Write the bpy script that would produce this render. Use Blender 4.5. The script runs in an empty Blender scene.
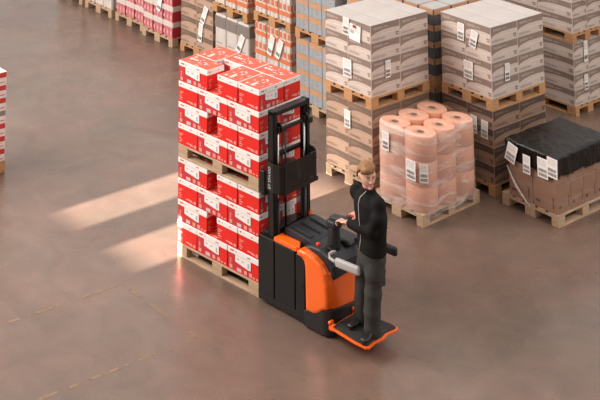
import bpy, bmesh, math, random
from mathutils import Vector, Matrix, noise
C = bpy.context.scene
COL = C.collection
R = math.radians
random.seed(7)

# ------------------------------------------------------------------ camera
cd = bpy.data.cameras.new('camera'); cam = bpy.data.objects.new('camera', cd); COL.objects.link(cam)
cd.sensor_fit = 'HORIZONTAL'; cd.sensor_width = 36.0; cd.lens = 36.0*1246.9551/600.0
cd.shift_x = 0.40680; cd.shift_y = -1.32206; cd.clip_end = 200
_r = Vector((0.58793457, 0.80856816, 0.02346189)); _u = Vector((0.11247087, -0.11043481, 0.98749909)); _b = Vector((0.80105133, -0.57794607, -0.15586884))
M = Matrix((( _r.x, _u.x, _b.x, 17.215745), (_r.y, _u.y, _b.y, -15.207463), (_r.z, _u.z, _b.z, 7.493865), (0, 0, 0, 1)))
cam.matrix_world = M
C.camera = cam

# ------------------------------------------------------------------ light
C.view_settings.view_transform = 'Standard'; C.view_settings.look = 'None'; C.view_settings.gamma = 1.0
C.view_settings.exposure = 0.38
w = bpy.data.worlds.new('world'); C.world = w; w.use_nodes = True
wt = w.node_tree; bg = wt.nodes['Background']; bg.inputs[0].default_value = (1.0, 0.925, 0.88, 1)
# soft hall daylight: brighter from the window side (left and rear), dim from the right
_tc = wt.nodes.new('ShaderNodeTexCoord'); _dt = wt.nodes.new('ShaderNodeVectorMath'); _dt.operation = 'DOT_PRODUCT'; _dt.inputs[1].default_value = (-0.78, -0.20, 0.59)
_mr = wt.nodes.new('ShaderNodeMapRange'); _mr.inputs[1].default_value = -0.5; _mr.inputs[2].default_value = 1.0; _mr.inputs[3].default_value = 0.38; _mr.inputs[4].default_value = 0.86
wt.links.new(_tc.outputs['Generated'], _dt.inputs[0]); wt.links.new(_dt.outputs['Value'], _mr.inputs[0]); wt.links.new(_mr.outputs[0], bg.inputs[1])
def sun(name, direction, strength, angle, color):
    l = bpy.data.lights.new(name, 'SUN'); l.energy = strength; l.angle = R(angle); l.color = color
    o = bpy.data.objects.new(name, l); COL.objects.link(o); o.location = (0, -14, 9)
    o.rotation_euler = Vector(direction).to_track_quat('-Z', 'Y').to_euler(); return o
sun('low_sun', (0.0, math.cos(R(8)), -math.sin(R(8))), 62.0, 0.4, (1.0, 0.90, 0.80))
def area(name, loc, target, sx, sy, energy, color):
    l = bpy.data.lights.new(name, 'AREA'); l.shape = 'RECTANGLE'; l.size = sx; l.size_y = sy; l.energy = energy; l.color = color
    o = bpy.data.objects.new(name, l); COL.objects.link(o); o.location = loc
    o.rotation_euler = (Vector(target)-Vector(loc)).to_track_quat('-Z', 'Y').to_euler(); return o
area('skylight', (-.5, -11, 7.0), (4, -2, 0), 8, 6, 1300, (1.0, 0.95, 0.915))
area('fill_right', (14.5, 2.5, 9.0), (5, -1, 0.5), 8, 8, 480, (1.0, 0.95, 0.92))  # added soft fill that brightens the right-facing sides and the right floor

# ------------------------------------------------------------------ materials
def lin(h):
    h = h.lstrip('#'); v = [int(h[i:i+2], 16)/255 for i in (0, 2, 4)]
    return tuple((x/12.92 if x <= .04045 else ((x+.055)/1.055)**2.4) for x in v)
MATS = {}
def mat(name, col, rough=0.6, metal=0.0, var=0.0, scale=8.0, bump=0.0, bscale=40.0, spec=0.5, stretch=None, coat=0.0):
    if name in MATS: return MATS[name]
    m = bpy.data.materials.new(name); m.use_nodes = True; MATS[name] = m
    nt = m.node_tree; p = nt.nodes['Principled BSDF']
    c = lin(col) if isinstance(col, str) else col
    p.inputs['Base Color'].default_value = (*c, 1); p.inputs['Roughness'].default_value = rough; p.inputs['Metallic'].default_value = metal
    p.inputs['Specular IOR Level'].default_value = spec
    if coat: p.inputs['Coat Weight'].default_value = coat; p.inputs['Coat Roughness'].default_value = .15
    if var or bump:
        tc = nt.nodes.new('ShaderNodeTexCoord'); mp = nt.nodes.new('ShaderNodeMapping')
        nt.links.new(tc.outputs['Object'], mp.inputs[0])
        if stretch: mp.inputs['Scale'].default_value = stretch
    if var:
        n = nt.nodes.new('ShaderNodeTexNoise'); n.inputs['Scale'].default_value = scale; n.inputs['Detail'].default_value = 4
        nt.links.new(mp.outputs[0], n.inputs['Vector'])
        r = nt.nodes.new('ShaderNodeMapRange'); r.inputs[1].default_value = .3; r.inputs[2].default_value = .7
        r.inputs[3].default_value = 1-var; r.inputs[4].default_value = 1+var
        nt.links.new(n.outputs[0], r.inputs[0])
        v = nt.nodes.new('ShaderNodeVectorMath'); v.operation = 'SCALE'; v.inputs[0].default_value = c
        nt.links.new(r.outputs[0], v.inputs['Scale']); nt.links.new(v.outputs[0], p.inputs['Base Color'])
    if bump:
        n2 = nt.nodes.new('ShaderNodeTexNoise'); n2.inputs['Scale'].default_value = bscale; n2.inputs['Detail'].default_value = 3
        nt.links.new(mp.outputs[0], n2.inputs['Vector'])
        b = nt.nodes.new('ShaderNodeBump'); b.inputs['Strength'].default_value = bump; b.inputs['Distance'].default_value = .02
        nt.links.new(n2.outputs[0], b.inputs['Height']); nt.links.new(b.outputs[0], p.inputs['Normal'])
    return m

def film(name, col, lo, hi, scale, stretch, rough=.25):
    """see-through stretch film: clear with milky streaks where it is gathered"""
    m = bpy.data.materials.new(name); m.use_nodes = True; nt = m.node_tree; MATS[name] = m
    out = nt.nodes['Material Output']; p = nt.nodes['Principled BSDF']
    p.inputs['Base Color'].default_value = (*lin(col), 1); p.inputs['Roughness'].default_value = rough
    tr = nt.nodes.new('ShaderNodeBsdfTransparent'); mix = nt.nodes.new('ShaderNodeMixShader')
    tc = nt.nodes.new('ShaderNodeTexCoord'); mp = nt.nodes.new('ShaderNodeMapping'); mp.inputs['Scale'].default_value = stretch
    mp.inputs['Rotation'].default_value = (R(20), R(28), 0)
    n = nt.nodes.new('ShaderNodeTexNoise'); n.inputs['Scale'].default_value = scale; n.inputs['Detail'].default_value = 5; n.inputs['Distortion'].default_value = .6
    r = nt.nodes.new('ShaderNodeMapRange'); r.inputs[1].default_value = .45; r.inputs[2].default_value = .75; r.inputs[3].default_value = lo; r.inputs[4].default_value = hi
    nt.links.new(tc.outputs['Object'], mp.inputs[0]); nt.links.new(mp.outputs[0], n.inputs['Vector']); nt.links.new(n.outputs[0], r.inputs[0])
    nt.links.new(r.outputs[0], mix.inputs[0]); nt.links.new(tr.outputs[0], mix.inputs[1]); nt.links.new(p.outputs[0], mix.inputs[2])
    b = nt.nodes.new('ShaderNodeBump'); b.inputs['Strength'].default_value = .35; b.inputs['Distance'].default_value = .02
    nt.links.new(n.outputs[0], b.inputs['Height']); nt.links.new(b.outputs[0], p.inputs['Normal'])
    nt.links.new(mix.outputs[0], out.inputs['Surface'])
    return m

def floor_material():
    m = bpy.data.materials.new('polished_concrete'); m.use_nodes = True; nt = m.node_tree
    p = nt.nodes['Principled BSDF']; tc = nt.nodes.new('ShaderNodeTexCoord')
    def nz(scale, detail, dist=0.0, stretch=(1, 1, 1)):
        mp = nt.nodes.new('ShaderNodeMapping'); mp.inputs['Scale'].default_value = stretch
        n = nt.nodes.new('ShaderNodeTexNoise'); n.inputs['Scale'].default_value = scale; n.inputs['Detail'].default_value = detail
        n.inputs['Distortion'].default_value = dist
        nt.links.new(tc.outputs['Object'], mp.inputs[0]); nt.links.new(mp.outputs[0], n.inputs['Vector']); return n.outputs[0]
    def mr(x, a, b, c, d):
        r = nt.nodes.new('ShaderNodeMapRange'); r.inputs[1].default_value = a; r.inputs[2].default_value = b; r.inputs[3].default_value = c; r.inputs[4].default_value = d
        nt.links.new(x, r.inputs[0]); return r.outputs[0]
    def mul(a, b):
        q = nt.nodes.new('ShaderNodeMath'); q.operation = 'MULTIPLY'; nt.links.new(a, q.inputs[0]); nt.links.new(b, q.inputs[1]); return q.outputs[0]
    big = mr(nz(.45, 5, .5), .3, .7, .84, 1.14); mid = mr(nz(1.7, 7, 1.6), .32, .68, .89, 1.09); fine = mr(nz(30, 3), .3, .7, .95, 1.05)
    scr = mr(nz(3.0, 8, .3, (1, .25, 1)), .35, .65, .95, 1.05)
    f = mul(mul(big, mid), mul(fine, scr))
    v = nt.nodes.new('ShaderNodeVectorMath'); v.operation = 'SCALE'; 
    mc = nt.nodes.new('ShaderNodeMix'); mc.data_type = 'RGBA'; mc.inputs[6].default_value = (*lin('#775f53'), 1); mc.inputs[7].default_value = (*lin('#705e52'), 1)
    nt.links.new(mr(nz(.9, 6, 1.0), .35, .65, 0, 1), mc.inputs[0]); nt.links.new(mc.outputs[2], v.inputs[0])
    nt.links.new(f, v.inputs['Scale']); nt.links.new(v.outputs[0], p.inputs['Base Color'])
    nt.links.new(mr(nz(1.6, 5, .8), .3, .7, .20, .36), p.inputs['Roughness'])
    p.inputs['Specular IOR Level'].default_value = .45
    return m

# ------------------------------------------------------------------ mesh helper
class MB:
    def __init__(s): s.bm = bmesh.new(); s.mats = []
    def mi(s, m):
        if m not in s.mats: s.mats.append(m)
        return s.mats.index(m)
    def merge(s, b, m, smooth=False):
        i = s.mi(m); vm = {}
        for v in b.verts: vm[v] = s.bm.verts.new(v.co)
        for f in b.faces:
            try: nf = s.bm.faces.new([vm[v] for v in f.verts]); nf.material_index = i; nf.smooth = smooth
            except ValueError: pass
        b.free()
    def box(s, x0, y0, z0, x1, y1, z1, m, bev=0.0, seg=2, smooth=False, mx=None):
        b = bmesh.new(); bmesh.ops.create_cube(b, size=1)
        for v in b.verts: v.co = Vector(((x0+x1)/2+v.co.x*(x1-x0), (y0+y1)/2+v.co.y*(y1-y0), (z0+z1)/2+v.co.z*(z1-z0)))
        if bev: bmesh.ops.bevel(b, geom=b.edges[:], offset=bev, segments=seg, profile=.5, affect='EDGES')
        if mx is not None: bmesh.ops.transform(b, matrix=mx, verts=b.verts)
        s.merge(b, m, smooth); return s
    def prism(s, pts, lo, hi, m, axis='z', bev=0.0, seg=2, smooth=False, top=None):
        """polygon pts extruded along axis; top = optional second outline"""
        b = bmesh.new()
        def P(p, h): return {'z': (p[0], p[1], h), 'y': (p[0], h, p[1]), 'x': (h, p[0], p[1])}[axis]
        A = [b.verts.new(P(p, lo)) for p in pts]; B = [b.verts.new(P(p, hi)) for p in (top or pts)]
        n = len(pts)
        b.faces.new(A[::-1]); b.faces.new(B)
        for i in range(n): b.faces.new((A[i], A[(i+1) % n], B[(i+1) % n], B[i]))
        bmesh.ops.recalc_face_normals(b, faces=b.faces)
        if bev:
            es = [e for e in b.edges if (e.verts[0] in A) == (e.verts[1] in A)]
            bmesh.ops.bevel(b, geom=es, offset=bev, segments=seg, profile=.5, affect='EDGES')
        s.merge(b, m, smooth); return s
    def lathe(s, prof, cx, cy, m, n=24, smooth=True):
        b = bmesh.new(); rings = []
        for (r, z) in prof:
            rings.append([b.verts.new((cx+r*math.cos(2*math.pi*k/n), cy+r*math.sin(2*math.pi*k/n), z)) for k in range(n)] if r > 1e-5 else [b.verts.new((cx, cy, z))])
        for a, c in zip(rings, rings[1:]):
            for k in range(n):
                k2 = (k+1) % n
                if len(a) == 1 and len(c) == 1: continue
                if len(a) == 1: b.faces.new((a[0], c[k2], c[k]))
                elif len(c) == 1: b.faces.new((a[k], a[k2], c[0]))
                else: b.faces.new((a[k], a[k2], c[k2], c[k]))
        bmesh.ops.recalc_face_normals(b, faces=b.faces)
        s.merge(b, m, smooth); return s
    def tube(s, pts, r, m, n=10, smooth=True):
        b = bmesh.new(); pts = [Vector(p) for p in pts]; rr = r if isinstance(r, (list, tuple)) else [r]*len(pts)
        rings = []; up = Vector((0, 0, 1))
        for i, p in enumerate(pts):
            d = ((pts[min(i+1, len(pts)-1)]-pts[max(i-1, 0)])).normalized()
            a = d.cross(up)
            if a.length < .05: a = d.cross(Vector((1, 0, 0)))
            a.normalize(); c = d.cross(a).normalized()
            rings.append([b.verts.new(p+(a*math.cos(2*math.pi*k/n)+c*math.sin(2*math.pi*k/n))*rr[i]) for k in range(n)])
        for a, c in zip(rings, rings[1:]):
            for k in range(n): b.faces.new((a[k], a[(k+1) % n], c[(k+1) % n], c[k]))
        b.faces.new(rings[0]); b.faces.new(rings[-1][::-1])
        bmesh.ops.recalc_face_normals(b, faces=b.faces)
        s.merge(b, m, smooth); return s
    def poly(s, pts, m):
        f = s.bm.faces.new([s.bm.verts.new(p) for p in pts]); f.material_index = s.mi(m); return s
    def ell(s, c, rx, ry, rz, m, u=16, v=12, mx=None):
        b = bmesh.new(); bmesh.ops.create_uvsphere(b, u_segments=u, v_segments=v, radius=1)
        for q in b.verts: q.co = Vector((q.co.x*rx, q.co.y*ry, q.co.z*rz))
        if mx is not None: bmesh.ops.transform(b, matrix=mx, verts=b.verts)
        for q in b.verts: q.co += Vector(c)
        s.merge(b, m, True); return s
    def mesh(s, name):
        me = bpy.data.meshes.new(name); s.bm.to_mesh(me); s.bm.free()
        for m in s.mats: me.materials.append(m)
        return me
    def build(s, name, parent=None, loc=None, rz=0):
        return link(name, s.mesh(name), parent, loc, rz)

def link(name, me, parent=None, loc=None, rz=0):
    o = bpy.data.objects.new(name, me); COL.objects.link(o); o.parent = parent
    if loc is not None: o.location = loc
    if rz: o.rotation_euler = (0, 0, rz)
    return o
def tag(o, label, cat, group=None):
    o['label'] = label; o['category'] = cat
    if group: o['group'] = group
    return o
def empty(name, loc, rz, label, cat, group=None):
    o = bpy.data.objects.new(name, None); COL.objects.link(o); o.location = loc; o.rotation_euler = (0, 0, rz)
    o.empty_display_size = .1
    return tag(o, label, cat, group)
def struct(o): o['kind'] = 'structure'; return o
def dup(root, loc, rz, label, cat=None, group=None):
    r = root.copy(); COL.objects.link(r); r.location = loc; r.rotation_euler = (0, 0, rz); r['label'] = label
    if group: r['group'] = group
    for ch in list(root.children):
        c = ch.copy(); COL.objects.link(c); c.parent = r
        for g in list(ch.children):
            d = g.copy(); COL.objects.link(d); d.parent = c
    return r

# ------------------------------------------------------------------ setting
f = MB(); f.box(-30, -22, -.2, 25, 25, 0, floor_material()); struct(f.build('floor'))
# outside wall behind the camera: the low sun comes in through two window slots
wall_m = mat('wall_panel', '#b9b2aa', .8, var=.05)
wb = MB(); Y0, Y1 = -17.0, -16.8
slots = [(3.63, 4.14), (4.68, 5.28)]; zs0, zs1 = 1.655, 2.16
wb.box(-25, Y0, 0, 25, Y1, zs0, wall_m); wb.box(-25, Y0, zs1, 25, Y1, 7.0, wall_m)
xs = [-25]+[q for s_ in slots for q in s_]+[25]
for i in range(0, len(xs), 2): wb.box(xs[i], Y0, zs0, xs[i+1], Y1, zs1, wall_m)
struct(wb.build('wall_front'))
# worn dashed floor tape: three runs of one bay marking
def tape_material():
    m = film('worn_tape', '#93795f', .0, 1.0, 9.0, (1, 1, 1), .6); nt = m.node_tree
    for n in nt.nodes:
        if n.type == 'MAP_RANGE': n.inputs[1].default_value = .47; n.inputs[2].default_value = .56; n.inputs[4].default_value = .8
    return m
tape_y = tape_material(); tape_k = mat('tape_dark', '#5c4a40', .6, var=.2, scale=15)
def tape(a, b, label, seed):
    a = Vector(a); b = Vector(b); d = (b-a).normalized(); n = Vector((-d.y, d.x)); wd = .018
    m = MB(); q = [a+n*wd, a-n*wd, b-n*wd, b+n*wd]; m.poly([(p.x, p.y, .0015) for p in q], tape_y)
    tag(m.build('floor_tape'), label, 'floor tape', 'bay marking on the floor')
tape((5.31, -6.95), (5.38, -5.47), 'worn dashed floor tape line running left from the far corner of the bay', 1)
tape((5.38, -5.47), (6.62, -5.47), 'short worn dashed floor tape line nearest the loaded pallet', 2)
tape((7.56, .02), (7.62, .70), 'worn yellow floor tape remnant beside the black-topped pallet at right', 4)
tape((6.62, -5.47), (6.53, -7.6), 'worn dashed floor tape line at the bottom of the photo with dark dashes', 3)

# ------------------------------------------------------------------ pallets
wood = mat('pallet_wood', '#ba9c7e', .75, var=.16, scale=6, stretch=(6, 1, 6))
wood_o = mat('pallet_wood_orange', '#bc8c60', .75, var=.18, scale=6, stretch=(6, 1, 6))
wood_d = mat('pallet_wood_grey', '#a58a72', .8, var=.18, scale=6, stretch=(6, 1, 6))
def make_pallet(w):
    """origin at the near right corner (+x, -y); 0.8 wide in x, 1.2 long in y"""
    t = bpy.data.objects.new('wooden_pallet', None); COL.objects.link(t)
    dk = MB()
    for x0, x1 in ((-.8, -.655), (-.615, -.515), (-.4725, -.3275), (-.285, -.185), (-.145, 0)): dk.box(x0, 0, .122, x1, 1.2, .144, w, .003, 1)
    for y0 in (0, .5275, 1.055): dk.box(-.8, y0, .1, 0, y0+.145, .1215, w, .002, 1)
    dk.build('deck', t)
    bl = {}
    for x0, bw in ((-.8, .1), (-.4725, .145), (-.1, .1)):
        me = bl.get(bw)
        if me is None:
            m = MB(); m.box(0, 0, 0, bw, .145, .077, w, .004, 1); me = bl[bw] = m.mesh('block')
        for y0 in (0, .5275, 1.055): link('block', me, t, (x0, y0, .0225))
    for x0, bw in ((-.8, .1), (-.4725, .145), (-.1, .1)):
        m = MB(); m.box(x0, 0, 0, x0+bw, 1.2, .022, w, .003, 1); m.build('bottom_board', t)
    t['category'] = 'pallet'
    return t
_protos = {}
def pallet(loc, rz, label, w=wood, group='wooden pallets'):
    if w not in _protos:
        t = _protos[w] = make_pallet(w); t.location = loc; t.rotation_euler = (0, 0, rz); tag(t, label, 'pallet', group); return t
    return dup(_protos[w], loc, rz, label, group=group)

# ------------------------------------------------------------------ cartons: printed faces laid on the box mesh
def face_fn(w, d, h, face, e=.0012):
    """returns (u,v in 0..1) -> point on a face, u to the right seen from outside"""
    return {'-y': lambda u, v: (u*w, -e, v*h), '+x': lambda u, v: (w+e, u*d, v*h),
            '+y': lambda u, v: (w-u*w, d+e, v*h), '-x': lambda u, v: (-e, d-u*d, v*h), 'top': lambda u, v: (u*w, v*d, h+e)}[face]
def fp(mb, w, d, h, face, pts, m, e=.0012):
    F = face_fn(w, d, h, face, e); mb.poly([F(u, v) for u, v in pts], m)
def rect(a, b, c, d): return [(a, c), (b, c), (b, d), (a, d)]
def curve_band(top, curve): return [(u, v) for u, v in curve]+[(curve[-1][0], top), (curve[0][0], top)]

SW = [(.015, .40), (.10, .50), (.22, .57), (.45, .64), (.75, .64), (.985, .61)]
def make_swoosh_carton(w, d, h, cols, name):
    light, dark, text, seam, mark = cols
    t = bpy.data.objects.new(name, None); COL.objects.link(t)
    m = MB(); m.box(0, 0, 0, w, d, h, light, .004, 1)
    for face in ('-y', '+x'):
        # dark printed swoosh, as convex strips
        for (u0, v0), (u1, v1) in zip(SW, SW[1:]): fp(m, w, d, h, face, [(u0, v0), (u1, v1), (u1, .985), (u0, .985)], dark)
        rnd = random.Random(3)
        u = .09
        for _ in range(5): fp(m, w, d, h, face, rect(u, u+.05, .72, .86), text, .002); u += .062
        for _ in range(3): fp(m, w, d, h, face, rect(u+.03, u+.075, .75, .83), text, .002); u += .055
        u = .05
        while u < .5: k = .02+rnd.random()*.03; fp(m, w, d, h, face, rect(u, u+k, .12, .24), text, .002); u += k+.015
        fp(m, w, d, h, face, rect(.86, .95, .14, .22), dark, .002); fp(m, w, d, h, face, rect(.84, .96, .26, .34), dark, .002)
        fp(m, w, d, h, face, [(.2, .34), (.5, .45), (.8, .44), (.8, .41), (.5, .41)], seam, .002)
    m.build('body', t)
    l = MB(); l.box(0, d*.5-.02, h+.0005, w, d*.5+.02, h+.002, mat('top_tape_pale', '#beb3ab', .4) if cols is pale else mat('top_tape_kraft', '#a98d79', .4)); l.box(-.001, .0, h-.006, w+.0, d+.0, h+.001, mark)
    l.build('lid_tape', t)
    return t
pale = (mat('pale_print', '#d2c1b5', .55, var=.05, scale=5, spec=.5), mat('pale_print_dark', '#8f7b70', .5, var=.08, scale=6), mat('pale_print_text', '#b3a297', .55), mat('pale_seam', '#e2dad0', .5), mat('pale_top', '#c8beb7', .45, var=.05, scale=4, bump=.25, bscale=9))
brown = (mat('kraft_print', '#bb9b84', .65, var=.07, scale=5), mat('kraft_print_dark', '#7c6556', .6, var=.08, scale=6), mat('kraft_text', '#8f7564', .6), mat('kraft_seam', '#c3a892', .6), mat('kraft_top', '#bb9f8a', .6, var=.05))
LN = {0: 'bottom', 1: 'second', 2: 'third', 3: 'fourth', 4: 'fifth'}
def layer_name(k, n):
    if k == n-1: return 'top'
    if k == 0: return 'bottom'
    return ['', 'second', 'third', 'fourth', 'fifth', 'sixth'][k]
def stack_cartons(proto, w, d, h, nx, ny, nl, loc, rz, adj, where, group, jit=.001, seen_back=True):
    """grid of cartons on a pallet whose near right corner is loc; only the rows the photo can show plus the top layer"""
    mx = Matrix.Translation(loc) @ Matrix.Rotation(rz, 4, 'Z'); first = not proto.get('used')
    gx = .8 if nx*w <= .82 else nx*w; W = nx*w; D = ny*d
    for k in range(nl):
        for i in range(nx):
            for j in range(ny):
                if k < nl-1 and j > 0 and i < nx-1: continue       # buried inside
                x = -.4-W/2+i*w+random.uniform(-jit, jit); y = .6-D/2+j*d+random.uniform(-jit, jit)
                p = mx @ Vector((x, y, k*h+.0005)); 
                col = 'near corner' if (i == nx-1 and j == 0) else ('left column' if (j == 0 and i == 0) else ('middle of left face' if j == 0 else ('right column' if j == ny-1 and i == nx-1 else ('middle of right face' if i == nx-1 else 'far back corner'))))
                lab = f'{adj} carton, {layer_name(k, nl)} layer, {col}, {where}'
                if first: proto.location = p; proto.rotation_euler = (0, 0, rz); tag(proto, lab, 'box', group); proto['used'] = 1; first = False
                else: dup(proto, p, rz+random.uniform(-.001, .001), lab, 'box', group)['category'] = 'box'
label_m = mat('paper_label', '#f7f2ec', .5); ink = mat('label_ink', '#77706a', .6); ink_l = mat('label_ink_light', '#b9b2ab', .6); red_ink = mat('label_red', '#c02a24', .5)
def make_label(w, h, style):
    """printed shipping label: sheet in the local xz plane, facing -y"""
    m = MB(); m.box(0, -.001, 0, w, 0, h, label_m)
    def q(a, b, c, d, k): m.poly([(a*w, -.0022, c*h), (b*w, -.0022, c*h), (b*w, -.0022, d*h), (a*w, -.0022, d*h)], k)
    rnd = random.Random(style*7+1)
    for r_ in range(5):
        v = .92-r_*.07; u = .1
        while u < .8: k = .04+rnd.random()*.1; q(u, min(u+k, .88), v-.03, v, ink_l); u += k+.04
    def bars(v0, v1):
        u = .1
        while u < .88: k = .015+rnd.random()*.03; q(u, min(u+k, .9), v0, v1, ink); u += k+.022
    if style in (0, 1): bars(.08, .24); bars(.30, .46)
    if style == 2: bars(.12, .3)
    if style == 3: q(.3, .62, .8, .97, red_ink); q(.1, .45, .42, .6, ink_l)
    return m.mesh('shipping_label')
LAB = {s_: make_label(*z, s_) for s_, z in {0: (.145, .23), 1: (.105, .22), 2: (.10, .30), 3: (.19, .20)}.items()}
def shipping_label(style, p, rz, tilt, label):
    o = link('shipping_label', LAB[style]); o.location = p; o.rotation_euler = (0, R(tilt), rz); return tag(o, label, 'label', 'paper labels on the pallets')
XF = math.pi/2   # label on a +x face

# ---- front row and rear row of carton stacks
brown_shaded = (mat('kraft_shaded', '#957762', .65, var=.07, scale=5), mat('kraft_shaded_dark', '#54423a', .6, var=.08, scale=6), mat('kraft_shaded_text', '#7b6252', .6), mat('kraft_shaded_seam', '#b0927c', .6), brown[4])  # kraft colours darkened to paint in the shade on the stack behind the rolls
brown_b = make_swoosh_carton(.395, .59, .2225, brown_shaded, 'carton')
pale_p = make_swoosh_carton(.395, .59, .2225, pale, 'carton'); brown_p = make_swoosh_carton(.395, .59, .2225, brown, 'carton')
A = (5.533, -1.415); B = (6.432, -.088); U = (5.52, 3.25)
for (px, py), who, wb_ in ((A, 'behind the forklift operator', wood_o), (B, 'behind the pink rolls', wood_o)):
    pallet((px, py, 0), 0, f'wooden pallet on the floor under the brown cartons {who}', wood if py < -1 else wood_o)
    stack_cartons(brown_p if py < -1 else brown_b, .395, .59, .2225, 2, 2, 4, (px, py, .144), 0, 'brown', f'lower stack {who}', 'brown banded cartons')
    pallet((px, py, 1.036), 0, f'wooden pallet between the upper and lower cartons {who}', wood_o)
    stack_cartons(pale_p, .395, .59, .2225, 2, 2, 4, (px, py, 1.180), 0, 'pale grey', f'upper stack {who}', 'pale grey banded cartons')
# right-hand double stack turned with its long side to the left
pale_q = make_swoosh_carton(.59, .395, .2225, pale, 'carton')
def stack_rot(proto, nl, loc, adj, where, group):
    first = not proto.get('used')
    for k in range(nl):
        for i in range(2):
            for j in range(2):
                if k < nl-1 and j > 0 and i < 1: continue
                p = Vector(loc)+Vector((-1.19+i*.595, .005+j*.395, k*.2225+.0005))
                col = 'near corner' if (i == 1 and j == 0) else ('left end' if j == 0 else ('right column' if i == 1 else 'far back corner'))
                lab = f'{adj} carton, {layer_name(k, nl)} layer, {col}, {where}'
                if first: proto.location = p; tag(proto, lab, 'box', group); proto['used'] = 1; first = False
                else: dup(proto, p, random.uniform(-.001, .001), lab, 'box', group)
for zz, nm in ((0, 'lower'), (1.036, 'upper')):
    pallet((U[0]-1.2, U[1], zz), XF*1, f'{nm} wooden pallet of the double carton stack at the right edge', wood_o).location = (U[0], U[1]+.8, zz)
    stack_rot(pale_q, 4, (U[0], U[1], zz+.144), 'pale grey', f'{nm} stack at right edge', 'pale grey banded cartons')

# ------------------------------------------------------------------ the red load on the forklift
LOADR = 0.1102579; LF = Vector((6.43648, -4.39245, 0))
LM = Matrix.Translation(LF) @ Matrix.Rotation(LOADR, 4, 'Z')        # x towards the operator, y to the right-rear
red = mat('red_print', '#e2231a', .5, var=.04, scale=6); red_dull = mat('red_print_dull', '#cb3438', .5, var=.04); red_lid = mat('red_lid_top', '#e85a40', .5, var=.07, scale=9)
white_p = mat('white_print', '#efe8e2', .5, var=.03); pink_t = mat('pink_print', '#ee9a8c', .5); red_mark = mat('red_mark', '#d3695c', .5)
def make_red_carton():
    w, d, h = .452, .303, .2295; hb = .168
    t = bpy.data.objects.new('red_carton', None); COL.objects.link(t); rnd = random.Random(5)
    m = MB(); m.box(.004, .004, 0, w-.004, d-.004, hb+.02, red_dull, .004, 1)
    H = h
    def q(face, a, b, c, e, k, off=-.002): fp(m, w, d, H, face, rect(a, b, c, e), k, off)
    for face in ('-y', '+y'):
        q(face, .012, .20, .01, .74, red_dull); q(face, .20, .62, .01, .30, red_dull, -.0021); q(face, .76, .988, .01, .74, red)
        for a in (.06, .30, .52, .68): q(face, a, a+.07+rnd.random()*.03, .07, .24, pink_t, .001) if a != .30 else None
        u = .30
        for _ in range(7): q(face, u, u+.012, .06, .22, white_p, .0012); u += .02
        for v in (.30, .38, .46): q(face, .07, .12, v, v+.05, pink_t, .001)
        for a in (.80, .90): q(face, a, a+.06, .07, .15, pink_t, .001)
    for face in ('+x', '-x'):
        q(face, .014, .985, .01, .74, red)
        for v, L in ((.50, .20), (.42, .13), (.30, .10), (.22, .16), (.12, .12)): q(face, .07, .07+L, v, v+.04, pink_t, .001)
        q(face, .45, .75, .14, .20, pink_t, .001); q(face, .62, .80, .10, .14, pink_t, .0012); q(face, .83, .93, .08, .22, pink_t, .001)
    m.build('body', t)
    l = MB(); l.box(0, 0, hb, w, d, h, white_p, .004, 1)
    fp(l, w, d, h, 'top', rect(.015, .985, .02, .98), red_lid)
    for _ in range(16):
        a, b = .08+rnd.random()*.7, .08+rnd.random()*.75; L = .06+rnd.random()*.14
        n = 3 if rnd.random() < .6 else 1
        for k in range(n): fp(l, w, d, h, 'top', rect(a+k*.045, a+k*.045+.03+rnd.random()*.02, b, b+.03+.05*rnd.random()), pink_t if rnd.random() < .6 else white_p, .0017+.0001*_)
    for k in range(3): fp(l, w, d, h, 'top', rect(.12+k*.09, .12+k*.09+.06, .44, .58), white_p, .0028)
    for face, L in (('-y', 1), ('+y', 1), ('+x', .7), ('-x', .7)):
        fp(l, w, d, h, face, rect(.08, .08+.12*L, .85, .92), red_mark); fp(l, w, d, h, face, rect(.62, .62+.1*L, .84, .89), red_mark); fp(l, w, d, h, face, rect(.24, .30, .86, .90), pink_t)
    l.build('lid', t)
    for face in ('-y', '+y'):
        s = MB()
        fp(s, w, d, h, face, [(.24, .44), (.62, .34), (.73, .34), (.73, .74), (.24, .74)], white_p, .0014)
        fp(s, w, d, h, face, rect(.63, .68, .40, .62), ink_l, .0022); fp(s, w, d, h, face, rect(.30, .36, .58, .62), red_mark, .0022); fp(s, w, d, h, face, rect(.45, .52, .56, .60), red_mark, .0022)
        s.build('printed_panel', t)
    return t
red_c = make_red_carton()
LW, LD = .45, .30
# pattern a (front row: long, gap, short, short), pattern b (short, long, long); (x, y, turned)
PA = [(0, 0, 0, 'left end of long face'), (.60, 0, 1, 'third along long face beside gap'), (.91, 0, 1, 'near corner by the mast'), (0, .31, 1, 'rear left corner'), (.305, .46, 0, 'rear middle behind gap'), (.765, .46, 0, 'rear right corner by the mast')]
PB = [(0, 0, 1, 'left end of long face'), (.305, 0, 0, 'middle of long face'), (.762, 0, 0, 'near corner by the mast'), (0, .46, 0, 'rear left corner'), (.60, .31, 1, 'rear middle'), (.91, .31, 1, 'rear right corner by the mast')]
pallet(LM @ Vector((0, .8, 0)), LOADR+XF, 'wooden pallet on the floor under the lower half of the red cartons')
pallet(LM @ Vector((0, .8, .144+4*.2305)), LOADR+XF, 'raised wooden pallet under the upper half of the red cartons')
used = False; ORD = {0: 'bottom', 1: 'second-lowest', 2: 'second-highest', 3: 'top'}
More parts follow.
